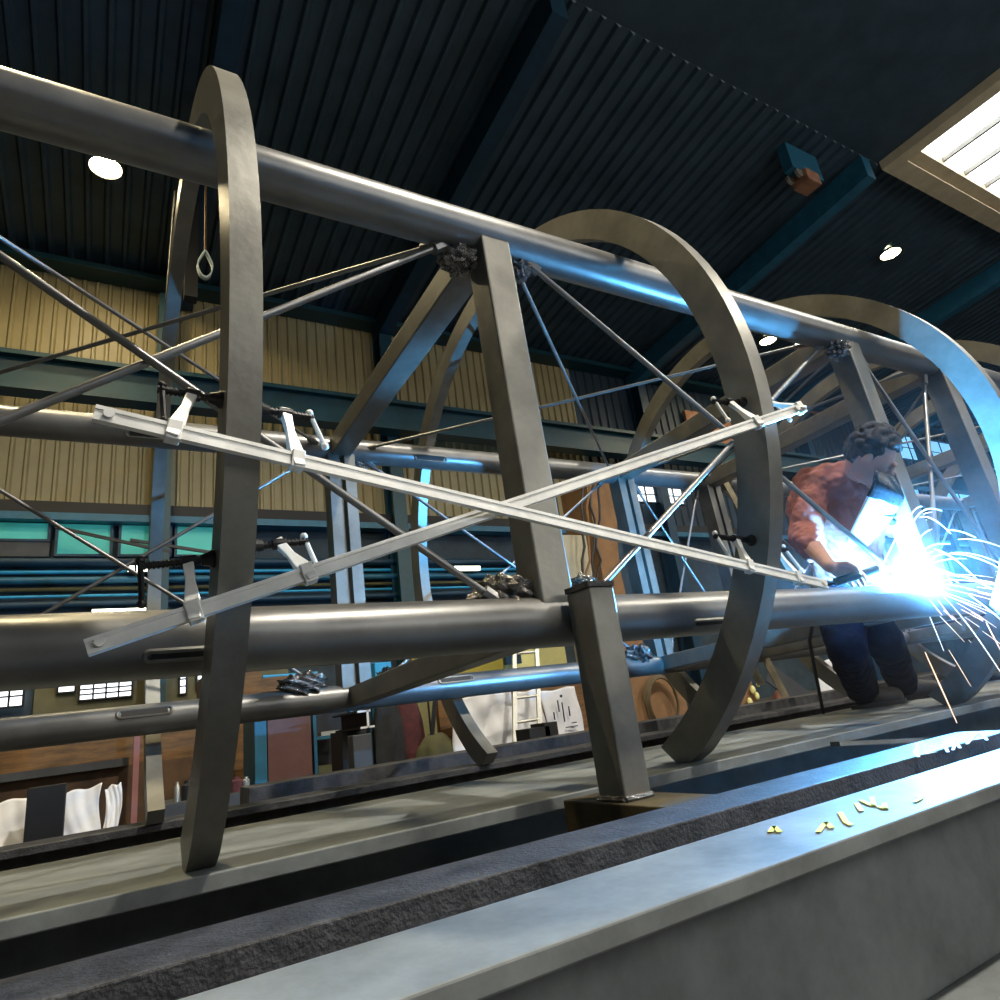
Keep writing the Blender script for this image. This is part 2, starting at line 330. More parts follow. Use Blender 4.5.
slot('C', 150, 423, tocam('C', 150, 430, -0.1)); slot('C', 426, 458, tocam('C', 426, 458, 0)); slot('D', 144, 714, tocam('D', 144, 714, 0.5)); slot('D', 452, 684, tocam('D', 452, 684, 0.6)); slot('D', 685, 660, tocam('D', 685, 660, 0.7)); slot('B', 700, 628, tocam('B', 700, 628, -0.5)); slot('B', 190, 657, tocam('B', 190, 655, -0.35)); slot('D', 797, 648, tocam('D', 797, 648, 0.6))
bw = 0.052 * S
def beam(k0, k1, x, w=bw, inset=0.0, m=STEEL):
    p, q = N(k0, x), N(k1, x); d = (q - p).normalized()
    return MB().bar(p + d * inset, q - d * inset, w, w, (1, 0, 0)).build('cross_beam', m, tower, bevel=0.006)
FR = (-0.963, 0.0, 0.975, 1.40, 2.35, 3.3)
for x in FR:
    beam('A', 'B', x); beam('A', 'C', x); beam('D', 'B', x, 0.042 * S)
    # the far upright is a pair of channels
    p, q = N('C', x), N('D', x); m = MB(); off = U(0.026, 0, 0) - U(0, 0, 0)
    m.bar(p - off * 0.8, q - off * 0.8, 0.028 * S, 0.05 * S, (1, 0, 0)); m.bar(p + off * 0.8, q + off * 0.8, 0.028 * S, 0.05 * S, (1, 0, 0)); m.bar(p, q, 0.01, 0.02 * S, (1, 0, 0))
    m.build('cross_beam', STEEL, tower)
# rings: rectangular tube bent to an arc that ends on the floor beam
RO, RI, RW = 0.630, 0.575, 0.028
def ring(x, zcut=-0.519):
    a1 = math.asin(zcut / ((RO + RI) / 2)); a0 = a1; a1 = math.pi - a0
    n = 96; m = MB(); vs = []
    for i in range(n + 1):
        a = a0 + (a1 - a0) * i / n; c, s = math.cos(a), math.sin(a)
        for xx, r in ((x, RI), (x, RO), (x + RW, RO), (x + RW, RI)):
            zz = r * s; yy = r * c
            vs.append(U(xx, yy, max(zz, zcut)))
    fs = []
    for i in range(n):
        for k in range(4): fs.append((i * 4 + k, i * 4 + (k + 1) % 4, (i + 1) * 4 + (k + 1) % 4, (i + 1) * 4 + k))
    fs += [(0, 1, 2, 3), (n * 4 + 3, n * 4 + 2, n * 4 + 1, n * 4)]
    m.add(vs, fs)
    o = m.build('ring', STEEL, tower, True)
    return o
for x in (-0.428, 0.270, 1.08, 1.78, 2.5, 3.2): ring(x)
# tie rods
def rod(k0, x0, k1, x1, r=0.006, off=0.0):
    p, q = N(k0, x0), N(k1, x1); d = (q - p).normalized(); o = Vector((0, off, 0))
    p = p + d * 0.085 * S * 0.6 + o; q = q - d * 0.085 * S * 0.6 + o
    t = MB(); t.tube(p, q, r * S, 10)
    for a, b in ((p, d), (q, -d)): t.tube(a - b * 0.06, a + b * 0.05, r * S * 2.0, 8)
    t.build('tie_rod', ROD, tower, True)
FRR = list(FR)
for i in range(len(FRR) - 1):
    a, b = FRR[i], FRR[i + 1]; g = 0.035
    rod('A', a + g, 'B', b - g, 0.0048); rod('B', a + g, 'A', b - g, 0.0050, 0.02)
    rod('A', a + g, 'C', b - g, 0.0037); rod('C', a + g, 'A', b - g, 0.0040, 0.02)
    rod('C', a + g, 'D', b - g, 0.0042); rod('D', a + g, 'C', b - g, 0.0042, 0.02)
# crumpled wrapped joints where rods meet the tubes
def wrapped(p, r, sc, seed):
    rnd = random.Random(seed); m = MB(); ph = [rnd.uniform(0, 6) for _ in range(6)]
    def fn(l): return 1 + 0.22 * math.sin(9 * l[0] + ph[0]) * math.sin(8 * l[1] + ph[1]) + 0.15 * math.sin(13 * l[2] + ph[2] + 5 * l[0])
    m.sphere(p, r, 26, 16, sc, None, fn); return m.build('wrapped_joint', SHINY, tower)
wrapped(N('A', -0.045) + Vector((0, 0.03, -0.10)), 0.055, (1.3, 1, .8), 1)
wrapped(N('B', -0.05) + Vector((0, 0.05, 0.085)), 0.075, (1.2, 1, .8), 2)
wrapped(N('B', 0.075) + Vector((0, 0.05, 0.08)), 0.06, (1.1, 1, .9), 3)
wrapped(N('D', -0.12) + Vector((0, 0.0, 0.075)), 0.07, (1.6, 1, .8), 4)
wrapped(N('D', 0.09) + Vector((0, 0.0, 0.07)), 0.055, (1.2, 1, 1), 5)
wrapped(N('A', 0.06) + Vector((0, 0.02, -0.09)), 0.04, (1.2, 1, .8), 6)
wrapped(N('C', 0.05) + Vector((0, 0.02, -0.09)), 0.05, (1.2, 1, .8), 7)
wrapped(N('A', 0.93) + Vector((0, -0.02, -0.09)), 0.05, (1.2, 1, .9), 8)
wrapped(N('D', 0.88) + Vector((0, 0.0, 0.06)), 0.075, (1.5, 1, .9), 9)

# ------------------------------------------------------------------ spreader clamps between the first two rings
def clamp(label, pa, pb, te0, te1, arms_up):
    """pa, pb: measured crossing pixels at the two rings; te0, te1: where the bar ends along that line"""
    def at(px, x):
        d = ray(*px); # first crossing of the sight line with radius 0.642 near this ring plane
        t0 = (x - CAMU[0]) / d[0]; P = CAMU + d * t0; k = 0.640 / math.hypot(P[1], P[2])
        return Vector((x + RW / 2, P[1] * k, P[2] * k))
    A_, B_ = at(pa, -0.428), at(pb, 0.270)
    P0 = A_ + (B_ - A_) * te0; P1 = A_ + (B_ - A_) * te1
    t = thing('bar_clamp', U(*A_), label, 'clamp', 'bar clamps holding the two front rings apart')
    p0, p1 = U(*P0), U(*P1); d = (p1 - p0).normalized()
    midr = Vector((0, (A_[1] + B_[1]) / 2, (A_[2] + B_[2]) / 2)).normalized()
    nrm = (midr - d * midr.dot(d)).normalized(); up = nrm.cross(d)
    if up.z < 0: up = -up
    nrm = (nrm + up * 0.5).normalized(); up = nrm.cross(d)
    if up.z < 0: up = -up
    m = MB(); m.bar(p0, p1, 0.026, 0.007, up)
    m.bar(p0 + up * 0.010, p1 + up * 0.010, 0.007, 0.012, up); m.bar(p0 - up * 0.010, p1 - up * 0.010, 0.007, 0.012, up)
    m.tube(p0 + d * 0.02, p0 + d * 0.02 + nrm * 0.012, 0.008, 12)
    m.tube(p1 - d * 0.02 + nrm * 0.0, p1 - d * 0.02 + nrm * 0.012, 0.009, 12)
    m.build('bar', ZINC, t, True)
    for ring_p, sgn, apx, foot, hand in arms_up:
        # foot: centre of the sliding sleeve on the bar; tip: on the screw line at the ring
        base = A_ if ring_p == 0 else B_
        xr = (-0.428 if ring_p == 0 else 0.270)
        # screw line height: ring mid-radius point
        dd = ray(*apx); t0 = (xr - CAMU[0]) / dd[0]; Q = CAMU + dd * t0; k = 0.602 / math.hypot(Q[1], Q[2]); Q = Vector((xr + RW / 2, Q[1] * k, Q[2] * k))
        axis = (B_ - A_).normalized(); axis = Vector((1, axis[1] * 0.35, axis[2] * 0.35)).normalized()
        face = U(*(Q + axis * sgn * (RW / 2)))
        ax3 = (U(*axis) - U(0, 0, 0)).normalized() * sgn
        tip = face + ax3 * foot; sl = U(*base) + d * ((tip - U(*base)).dot(d) + sgn * 0.02)
        arm = MB(); u = (tip - sl); L = u.length; u.normalize(); sd = (d - u * d.dot(u)).normalized()
        tt = u.cross(sd)
        # tapered arm: wide at the sleeve, narrow at the screw
        vs = []
        for s_, w, h in ((-0.018, 0.010, 0.010), (0.02, 0.013, 0.010), (L * 0.6, 0.008, 0.006), (L + 0.010, 0.010, 0.008)):
            c = sl + u * s_
            vs += [c + sd * w + tt * h, c - sd * w + tt * h, c - sd * w - tt * h, c + sd * w - tt * h]
        fs = [(0, 1, 2, 3), (15, 14, 13, 12)]
        for i in range(3):
            for k_ in range(4): fs.append((i * 4 + k_, (i + 1) * 4 + k_, (i + 1) * 4 + (k_ + 1) % 4, i * 4 + (k_ + 1) % 4))
        arm.add(vs, fs); arm.box(sl, (0.012, 0.019, 0.011), (d, up, nrm)); ao = arm.build('sliding_arm', ZINC, t, bevel=0.002)
        end = tip + ax3 * hand
        sc = MB(); sc.tube(face + ax3 * 0.012, end, 0.006, 10)
        n_ = int((tip - face).length / 0.006)
        for i in range(int((end - face).length / 0.007)):
            c = face + ax3 * (0.014 + i * 0.007); sc.tube(c, c + ax3 * 0.003, 0.0078, 10)
        sc.tube(tip - ax3 * 0.014, tip + ax3 * 0.012, 0.011, 12)
        so = sc.build('screw', BLACK, ao)
        MB().path([face, face + ax3 * 0.006, face + ax3 * 0.012, face + ax3 * 0.024], [0.017, 0.017, 0.013, 0.010], 14).build('pressure_pad', BLACK, ao)
        hb = MB(); hd = (Vector((0, 0, -1)) * 0.9 + ax3 * 0.22 * (1 if sgn > 0 else -0.2) + Vector((0, -0.3, 0))).normalized()
        hb.tube(end + hd * -0.012, end + hd * 0.075, 0.005, 8); hb.sphere(end + hd * 0.075, 0.008, 8, 6); hb.sphere(end - hd * 0.012, 0.008, 8, 6)
        hb.build('tommy_bar', ZINC if sgn > 0 or ring_p else BLACK, ao, True)
clamp('silver bar clamp sloping down to the right, upper end at the left ring', (238, 438), (757, 570), -0.155, 1.155,
      ((0, -1, (240, 370), 0.052, 0.048), (0, 1, (240, 374), 0.055, 0.05), (1, -1, (752, 541), 0.07, 0.08), (1, 1, (757, 548), 0.05, 0.05)))
clamp('silver bar clamp sloping up to the right, lower end at the left ring', (225, 611), (752, 422), -0.15, 1.075,
      ((0, -1, (228, 574), 0.045, 0.075), (0, 1, (228, 562), 0.055, 0.05), (1, -1, (745, 400), 0.06, 0.06), (1, 1, (752, 396), 0.05, 0.04)))

# ------------------------------------------------------------------ floor beams
def ibeam(y0, y1, ztop, x0, x1, tf=0.016, depth=None, m=BEAM):
    d = (depth or (ztop - FLOOR)); mb = MB()
    mb.boxmm(U(x0, y0, ztop - tf), U(x1, y1, ztop)); ym = (y0 + y1) / 2
    mb.boxmm(U(x0, ym - 0.006, ztop - d + tf), U(x1, ym + 0.006, ztop - tf)); mb.boxmm(U(x0, y0, ztop - d), U(x1, y1, ztop - d + tf))
    return mb
tag(ibeam(-0.385, 0.01, -0.52, -1.6, 5.0).build('i_beam', BEAM, bevel=0.003), 'wide pale grey steel beam on the floor under the rings and the welder\'s boots', 'beam')
tag(ibeam(0.33, 0.44, -0.52, -1.8, 5.0, 0.014).build('i_beam', DARKST, bevel=0.003), 'narrow dark steel beam lying behind the wide pale beam', 'beam')
tag(ibeam(0.62, 0.74, -0.50, -0.2, 4.6, 0.05).build('i_beam', DARKST, bevel=0.003), 'dark steel beam farthest back, in front of the paper sheets', 'beam')
b3 = tag(ibeam(-0.672, -0.600, -0.52, -1.2, 0.55, 0.03, m=DARKST).build('i_beam', DARKST, bevel=0.003), 'speckled dark steel beam with white chalk marks near its cut end', 'beam')
b4 = tag(ibeam(-0.83, -0.738, -0.52, -1.2, 3.4, 0.012).build('i_beam', BEAM, bevel=0.003), 'nearest steel beam with yellow chalk scrawl on its top', 'beam')
def chalk(strokes, m, parent, z=-0.5195, r=0.0035):
    mb = MB()
    for st in strokes:
        pts = [U(*hit(px, py, 2, z)) for px, py in st]
        for p, q in zip(pts, pts[1:]): mb.bar(p, q, r * 2.4, 0.0008, (q - p).cross(Vector((0, 0, 1))))
    mb.build('chalk_mark', m, parent)
chalk([[(918, 746), (914, 752), (919, 757)], [(916, 743), (918, 746)], [(925, 754), (936, 752)], [(944, 744), (948, 752)], [(953, 750), (956, 742), (960, 748)], [(967, 744), (975, 735), (981, 732), (987, 740)], [(972, 740), (984, 738)]], CHALKW, b3, -0.519, 0.003)
chalk([[(770, 832), (774, 826), (780, 832)], [(818, 832), (826, 822), (832, 828)], [(840, 812), (846, 822), (852, 825)], [(856, 803), (862, 811)], [(860, 800), (874, 806), (872, 797)], [(878, 806), (886, 809), (884, 803)], [(914, 802), (921, 798), (918, 795)]], CHALKY, b4, -0.519, 0.0035)
# loose flat bar lying between the beams (pale line under the welder)
tag(MB().bar(HY(835, 744, -0.55), HY(925, 740, -0.55), 0.012, 0.03).build('flat_bar', BEAM), 'thin pale flat bar lying in the dark gap beyond the chalked beam', 'bar')
# sleeper plate and support post
tag(MB().boxmm(U(-0.005, -0.595, FLOOR), U(0.07, -0.40, -0.5235)).build('bearing_block', mat('rusty_ochre_plate', (0.085, 0.068, 0.035), 0.7, 0.2, 0.3, 8), bevel=0.003), 'ochre bearing block between the beams, under the square support post', 'block')
sp = thing('support_post', U(0.03, -0.485, -0.523), 'square grey steel post standing in front of the lower near tube', 'post')
MB().bar(U(0.024, -0.487, -0.5230), U(0.024, -0.487, -0.277), 0.040 * S, 0.048 * S, (1, 0, 0)).build('post', STEEL, sp, bevel=0.005)
MB().boxmm(U(0.003, -0.512, -0.277), U(0.045, -0.462, -0.270)).build('cap_plate', DARKST, sp)
wb = MB(); wb.path([U(0.004, -0.512, -0.521), U(0.044, -0.512, -0.521)], 0.008, 8); wb.path([U(0.004, -0.512, -0.521), U(0.004, -0.463, -0.521)], 0.008, 8); wb.build('weld_seam', SHINY, sp)

# ------------------------------------------------------------------ workshop clutter behind the tower
def prect(x0, y0, x1, y1, y):
    a = hit(x0, (y0 + y1) / 2, 1, y); b = hit(x1, (y0 + y1) / 2, 1, y); xm = (x0 + x1) / 2
    return a[0], b[0], hit(xm, y1, 1, y)[2], hit(xm, y0, 1, y)[2]
def pbox(mb, x0, y0, x1, y1, y, dep, floor=False, zb=None):
    a, b, c, d = prect(x0, y0, x1, y1, y)
    if floor: c = FLOOR
    if zb is not None: c = zb
    return mb.boxmm(U(a, y, c), U(b, y + dep, d))
# long timber crate on the left: two boarded bands and a dark rail
cr = thing('timber_crate', U(-0.6, 2.5, FLOOR), 'long brown timber crate with a dark rail across its front, left of the red locker', 'crate')
cx0, cx1 = hit(-150, 750, 1, 2.5)[0], hit(205, 750, 1, 2.5)[0]; ztop, zr0, zr1 = hit(100, 712, 1, 2.5)[2], hit(64, 774, 1, 2.5)[2], hit(64, 766, 1, 2.5)[2]
MB().boxmm(U(cx0, 2.5, zr0), U(cx1, 3.0, ztop)).build('upper_boards', WOOD, cr)
MB().boxmm(U(cx0, 2.46, zr0), U(hit(128, 770, 1, 2.5)[0], 2.5, zr1)).build('rail', GREYP, cr)
MB().boxmm(U(cx0, 2.5, FLOOR), U(cx1, 3.0, zr0)).build('lower_boards', WOODD, cr)
t = thing('timber_crate', U(-0.05, 2.75, FLOOR), 'tall orange brown timber crate standing behind the long crate, beside the left ring', 'crate')
pbox(MB(), 205, 672, 262, 800, 2.8, 0.4, True).build('upper_boards', WOOD, t)
pbox(MB(), 246, 676, 322, 690, 2.82, 0.35, False).build('rail', WOOD, t)
tag(pbox(MB(), 133, 730, 139, 800, 2.35, 0.04, True).build('pink_stake', PINK), 'thin pink primed stake in front of the timber crate', 'stake')
# bench with oddments left of the red locker
bn = thing('workbench', U(0.0, 1.7, FLOOR), 'low dark steel workbench behind the left ring', 'workbench')
pbox(MB(), 160, 792, 330, 804, 1.6, 0.35).build('bench_top', GREYP, bn)
a, b, c, d = prect(160, 792, 330, 804, 1.6)
for xx in (a + 0.02, b - 0.03):
    for yy in (1.62, 1.92): MB().boxmm(U(xx, yy, FLOOR), U(xx + 0.02, yy + 0.02, c)).build('leg', GREYP, bn)
bz = d
def can(px, py0, r, h, m, nm, lab, cat, y=1.72, grp=None):
    p = hit(px, py0, 1, y); base = U(p[0], y, bz)
    t = MB(); t.path([base, base + Vector((0, 0, h * .75)), base + Vector((0, 0, h * .85)), base + Vector((0, 0, h))], [r, r, r * .6, r * .55], 12); return tag(t.build(nm, m, None, True), lab, cat, grp)
can(177, 792, 0.022, 0.14, ALU, 'spray_can', 'silver spray can standing on the low bench by the left ring', 'can')
can(187, 792, 0.04, 0.14, BLKBOX, 'paint_tin', 'dark tin on the low bench right of the silver can', 'tin')
can(236, 792, 0.05, 0.11, MAROON, 'paint_tin', 'maroon tin on the low bench just right of the left ring', 'tin')
can(246, 792, 0.03, 0.10, ALU, 'paint_tin', 'small pale tin on the low bench beside the maroon tin', 'tin')
# white sheets and black board at the bottom left
def crumple(name, rect, y, m, lab, cat, seed, lean=0.12, amp=0.016):
    x0, x1, z0, z1 = prect(*rect, y); rnd = random.Random(seed); ph = [rnd.uniform(0, 6) for _ in range(8)]
    z0 = FLOOR + 0.02; n, k = 26, 22; mb = MB(); vs = []
    for j in range(k + 1):
        for i in range(n + 1):
            u, v = i / n, j / k
            w = amp * (math.sin(7 * u + 4 * v + ph[0]) * .5 + math.sin(13 * v - 6 * u + ph[1]) * .35 + math.sin(21 * u + 9 * v + ph[2]) * .2)
            vs.append(U(x0 + (x1 - x0) * u + 0.005 * math.sin(6 * v + ph[3]), y + lean * v + w / S, z0 + (z1 - z0) * v + 0.012 * (u - .5) + 0.004 * math.sin(9 * u + ph[4])))
    mb.add(vs, [(j * (n + 1) + i, j * (n + 1) + i + 1, (j + 1) * (n + 1) + i + 1, (j + 1) * (n + 1) + i) for j in range(k) for i in range(n)])
    o = mb.build(name, m, None, True); s = o.modifiers.new('paper', 'SOLIDIFY'); s.thickness = 0.003
    return tag(o, lab, cat)
crumple('paper_sheet', (-30, 803, 30, 850), 1.25, PAPER, 'crumpled white sheet at the lower left corner, behind the black board', 'paper', 1, 0.06)
crumple('paper_sheet', (58, 790, 100, 848), 1.30, PAPER, 'crumpled white sheet just right of the black board', 'paper', 2, 0.06)
crumple('paper_sheet', (104, 786, 120, 846), 1.28, PAPER, 'narrow white sheet standing beside the far side of the left ring', 'paper', 3, 0.06)
tag(pbox(MB(), 25, 786, 64, 850, 1.15, 0.06, True).build('black_board', BLKBOX, bevel=0.004), 'upright black board in front of the white sheets, lower left', 'board')
# red locker and the dark shelf unit beside it
lk = thing('locker', U(0.2, 2.2, FLOOR), 'dark red steel locker with a blue side post, left of the open shelves', 'locker')
pbox(MB(), 268, 712, 312, 800, 2.2, 0.35, True).build('door', REDL, lk, bevel=0.004)
pbox(MB(), 255, 715, 267, 800, 2.2, 0.3, True).build('side_post', BLUE, lk)
pbox(MB(), 307, 775, 310, 781, 2.18, 0.02).build('handle', BLACK, lk)
sh = thing('shelf_unit', U(0.4, 2.2, FLOOR), 'dark open shelf unit with blue shelves between the red locker and the coats', 'shelf unit')
x0, x1, z0, z1 = prect(314, 700, 352, 790, 2.25)
MB().boxmm(U(x0, 2.62, FLOOR), U(x1 + 0.15, 2.64, z1 + 0.05)).build('back_panel', BLKBOX, sh)
MB().boxmm(U(x1, 2.25, FLOOR), U(x1 + 0.015, 2.3, z1)).build('post', BLUE, sh); MB().boxmm(U(x0, 2.25, FLOOR), U(x0 + 0.015, 2.3, z1)).build('post', BLUE, sh)
shz = []
for py in (735, 775):
    z = hit(330, py, 1, 2.25)[2]; shz.append(z); MB().boxmm(U(x0 + .016, 2.25, z - 0.015), U(x1 - .001, 2.6, z)).build('shelf', BLUE, sh)
tag(MB().boxmm(U(x0 + 0.05, 2.3, shz[0]), U(x0 + 0.14, 2.4, shz[0] + 0.02)).build('metal_plate', ALU), 'small pale offcut lying on the upper blue shelf', 'offcut')
tag(MB().boxmm(U(x0 + 0.03, 2.3, shz[1]), U(x0 + 0.13, 2.45, shz[1] + 0.045)).build('parts_box', OLIVE), 'small olive parts box on the lower blue shelf', 'box')
# short I beam with a saw-cut end pointing at the viewer
p = hit(366, 719, 1, 1.6)
e = thing('i_beam_offcut', U(*p), 'short beam offcut showing a bright sawn I-shaped end, in front of the shelves', 'beam')
hw, hh = 0.035, 0.036
for yy, m, nm in ((1.6, PAPER, 'sawn_end'), (1.606, BLKBOX, 'body')):
    mb = MB(); dd = 0.006 if nm == 'sawn_end' else 0.35; th = 0.008
    mb.boxmm(U(p[0] - hw, yy, p[2] + hh - th), U(p[0] + hw * .6, yy + dd, p[2] + hh)); mb.boxmm(U(p[0] - hw * .7, yy, p[2] - hh), U(p[0] + hw, yy + dd, p[2] - hh + th)); mb.boxmm(U(p[0] + 0.004, yy, p[2] - hh), U(p[0] + 0.013, yy + dd, p[2] + hh))
    mb.build(nm, m, e)
MB().boxmm(U(p[0] - 0.05, 1.78, FLOOR), U(p[0] + 0.06, 1.95, p[2] - hh)).build('trestle', BLKBOX, e)
tag(pbox(MB(), 354, 734, 373, 790, 1.50, 0.07, True).build('grey_case', GREYP, bevel=0.006), 'dark grey upright case under the sawn beam end', 'case')
# coats on a rail
def coat(name, px0, px1, y0, y1, y, m, lab, seed, cat='coat'):
    x0, x1, z0, z1 = prect(px0, y0, px1, y1, y); cx = (x0 + x1) / 2; w = (x1 - x0) / 2; rnd = random.Random(seed); ph = rnd.uniform(0, 6)
    mb = MB(); n, k = 28, 14; vs = []
    for j in range(k + 1):
        v = j / k; z = z1 + (z0 - z1) * v; ww = w * (0.45 + 0.65 * min(1, v * 3) ** .6 + .08 * v)
        for i in range(n):
            a = 2 * math.pi * i / n; f = 1 + 0.16 * math.sin(5 * a + ph + 2 * v) * min(1, v * 2)
            vs.append(U(cx + ww * f * math.cos(a), y + 0.5 * ww * f * math.sin(a), z))
    mb.add(vs, [(j * n + i, j * n + (i + 1) % n, (j + 1) * n + (i + 1) % n, (j + 1) * n + i) for j in range(k) for i in range(n)] + [tuple(range(n)), tuple(k * n + i for i in range(n))])
    return tag(mb.build(name, m, None, True), lab, cat)
coat('work_coat', 376, 400, 690, 778, 2.3, DKCLOTH, 'dark work coat hanging left of the maroon coat', 1)
coat('work_coat', 398, 422, 694, 775, 2.35, MAROON, 'maroon work coat hanging beside the olive panel', 2)
x0, x1, z0, z1 = prect(374, 688, 424, 700, 2.33)
rl = thing('coat_rail', U(x0, 2.33, FLOOR), 'thin steel coat rail carrying the two work coats', 'rail')
MB().tube(U(x0 - .02, 2.33, z1), U(x1 + .02, 2.33, z1), 0.012, 8).build('bar', BLACK, rl)
for xx in (x0 - .02, x1 + .02): MB().tube(U(xx, 2.33, FLOOR), U(xx, 2.33, z1), 0.012, 8).build('upright', BLACK, rl)
tag(pbox(MB(), 416, 690, 458, 785, 2.7, 0.06, True).build('olive_panel', mat('olive_yellow_paint', (0.20, 0.185, 0.065), 0.6, 0, .12, 4)), 'olive yellow panel standing behind the canvas bag', 'panel')
bg = coat('canvas_bag', 421, 452, 733, 775, 2.1, OLIVE, 'dark olive canvas bag with a strap, leaning by the olive panel', 5, 'bag')
stx, sty = hit(432, 735, 1, 2.08), hit(436, 690, 1, 2.08)
MB().bar(U(*stx), U(*sty), 0.05, 0.008, (1, 0, 0)).build('strap', BLACK, bg)
# yellow lit back panels above the lower far tube
tag(pbox(MB(), 412, 650, 503, 676, 3.6, 0.06, True).build('mustard_screen', MUST), 'mustard yellow welding screen behind the lower far tube', 'screen')
tag(pbox(MB(), 503, 640, 566, 672, 3.65, 0.06, True).build('pale_yellow_screen', PALEY), 'pale yellow screen panel right of the mustard screen', 'screen')
tag(pbox(MB(), 506, 648, 521, 664, 3.55, 0.04, False).build('blue_sign_board', NAVY), 'small dark blue board on the pale yellow screen', 'board')
mc = thing('bench_machine', U(1.0, 3.0, FLOOR), 'bright blue bench machine just above the lower far tube', 'machine')
pbox(MB(), 375, 662, 392, 684, 3.0, 0.2, True).build('body', CYAN, mc, bevel=0.01)
pbox(MB(), 392, 674, 411, 684, 3.0, 0.2, True).build('table', CYAN, mc, bevel=0.01)
p = hit(395, 668, 1, 2.98); q = hit(409, 682, 1, 2.98); MB().tube(U(*p), U(*q), 0.025, 8).build('lever', WOOD, mc)
pbox(MB(), 366, 655, 378, 676, 3.1, 0.1, True).build('column', NAVY, mc)
zt = prect(246, 676, 322, 690, 2.82)[3]; xa, xb = hit(262, 677, 1, 2.9)[0], hit(318, 670, 1, 2.9)[0]
tag(MB().tube(U(xa, 2.88, zt + 0.01), U(xb, 2.92, zt + 0.01), 0.02, 8).build('teal_bar', CYAN), 'thin teal bar lying on the tall timber crate', 'bar')
# hung paper sheets, ladder, dark box
crumple('paper_sheet', (452, 694, 517, 748), 2.05, PAPER, 'large crumpled white sheet left of the ladder', 'paper', 11, 0.03, 0.035)
crumple('paper_sheet', (517, 690, 546, 742), 2.12, PAPER, 'white sheet seen between the ladder rails', 'paper', 12, 0.03, 0.02)
dr = crumple('paper_sheet', (546, 688, 582, 738), 2.10, DRAW, 'white printed drawing sheet pinned right of the ladder', 'paper', 13, 0.03, 0.008)
ink = MB()
for i, (a, b, c, d) in enumerate(((558, 700, 559, 712), (563, 702, 564, 722), (554, 712, 555, 720), (566, 726, 578, 727), (572, 722, 577, 723), (569, 706, 570, 716))): pbox(ink, a, b, c, d, 2.085, 0.004)
pp = hit(561, 696, 1, 2.08); ink.sphere(U(*pp), 0.018, 10, 6)
ink.build('printed_marks', INK, dr)
tag(pbox(MB(), 440, 690, 600, 760, 2.22, 0.04, True).build('partition_board', WOOD), 'brown partition board behind the white sheets', 'board')
ld = thing('ladder', U(1.35, 1.9, FLOOR), 'aluminium ladder leaning before the white sheets', 'ladder')
la0, la1 = hit(514, 640, 1, 2.02), hit(515.5, 790, 1, 1.75); lb0, lb1 = hit(532, 640, 1, 2.02), hit(556, 785, 1, 1.75)
def zto(a, b, z): k = (z - a[2]) / (b[2] - a[2]); return a + (b - a) * k
LA = [U(*zto(la0, la1, z)) for z in (0.05, FLOOR)]
LBx = (lb1[0] + lb0[0]) / 2
LB = [p + Vector(((lb0[0] - la0[0] + 0.03) * S, 0, 0)) for p in LA]
for a in (LA, LB): MB().bar(a[0], a[1], 0.05, 0.025, (1, 0, 0)).build('rail', ALU, ld)
for i in range(6):
    k = 0.06 + i * 0.165; MB().tube(LA[0] + (LA[1] - LA[0]) * k, LB[0] + (LB[1] - LB[0]) * k, 0.016, 8).build('rung', ALU, ld)
bx = MB(); pbox(bx, 531, 727, 552, 760, 1.5, 0.12, True); pbox(bx, 545, 722, 558, 736, 1.5, 0.12)
tag(bx.build('dark_case', BLKBOX), 'black stepped case at the foot of the ladder', 'case')
# brown boards with a cable coil
tag(pbox(MB(), 600, 678, 690, 760, 2.2, 0.05, True).build('hardboard_sheet', CARD), 'brown hardboard sheet carrying the cable coil', 'board')
cc = MB(); c0 = hit(663, 702, 1, 2.14); rr = random.Random(3)
for k in range(5):
    pts = []
    for i in range(28):
        a = 2 * math.pi * i / 28; pts.append(U(c0[0] + 0.12 * (1 + .05 * k * rr.uniform(.6, 1.2)) * math.cos(a), 2.13 + 0.006 * k, c0[2] + 0.15 * (1 + .03 * k) * math.sin(a)))
    cc.path(pts, 0.016, 8, closed=True)
tag(cc.build('cable_coil', mat('olive_brown_cable', (0.10, 0.07, 0.03), .6), None, True), 'coil of brown cable hanging on the hardboard sheet', 'cable')
tag(pbox(MB(), 728, 680, 762, 770, 2.4, 0.3, True).build('cardboard_box', CARD), 'brown cardboard box seen through the second ring', 'box')
gl = MB()
for px, py, r in ((753, 690, .05), (757, 696, .045), (750, 702, .05), (758, 684, .035)): gl.sphere(HY(px, py, 2.37), r, 12, 8, (1, .7, 1.4))
tag(gl.build('work_gloves', PALEY, None, True), 'pale yellow work gloves hanging beside the cardboard box', 'gloves')
coat('leather_apron', 776, 797, 688, 722, 2.2, mat('red_brown_leather', (0.17, 0.065, 0.04), .7, 0, .25, 8, .2), 'red brown leather apron bundled below the lower far tube', 7, 'apron')
tag(MB().bar(HY(768, 672, 1.5), HY(822, 712, 1.5), 0.26, 0.02, (0, 0, 1)).build('tilted_panel', GREYP), 'dark grey panel tilted behind the welder, below the far tube', 'panel')
crumple('paper_sheet', (817, 660, 842, 692), 2.0, PAPER, 'white sheet behind the welder\'s legs', 'paper', 21, 0.02, 0.006)
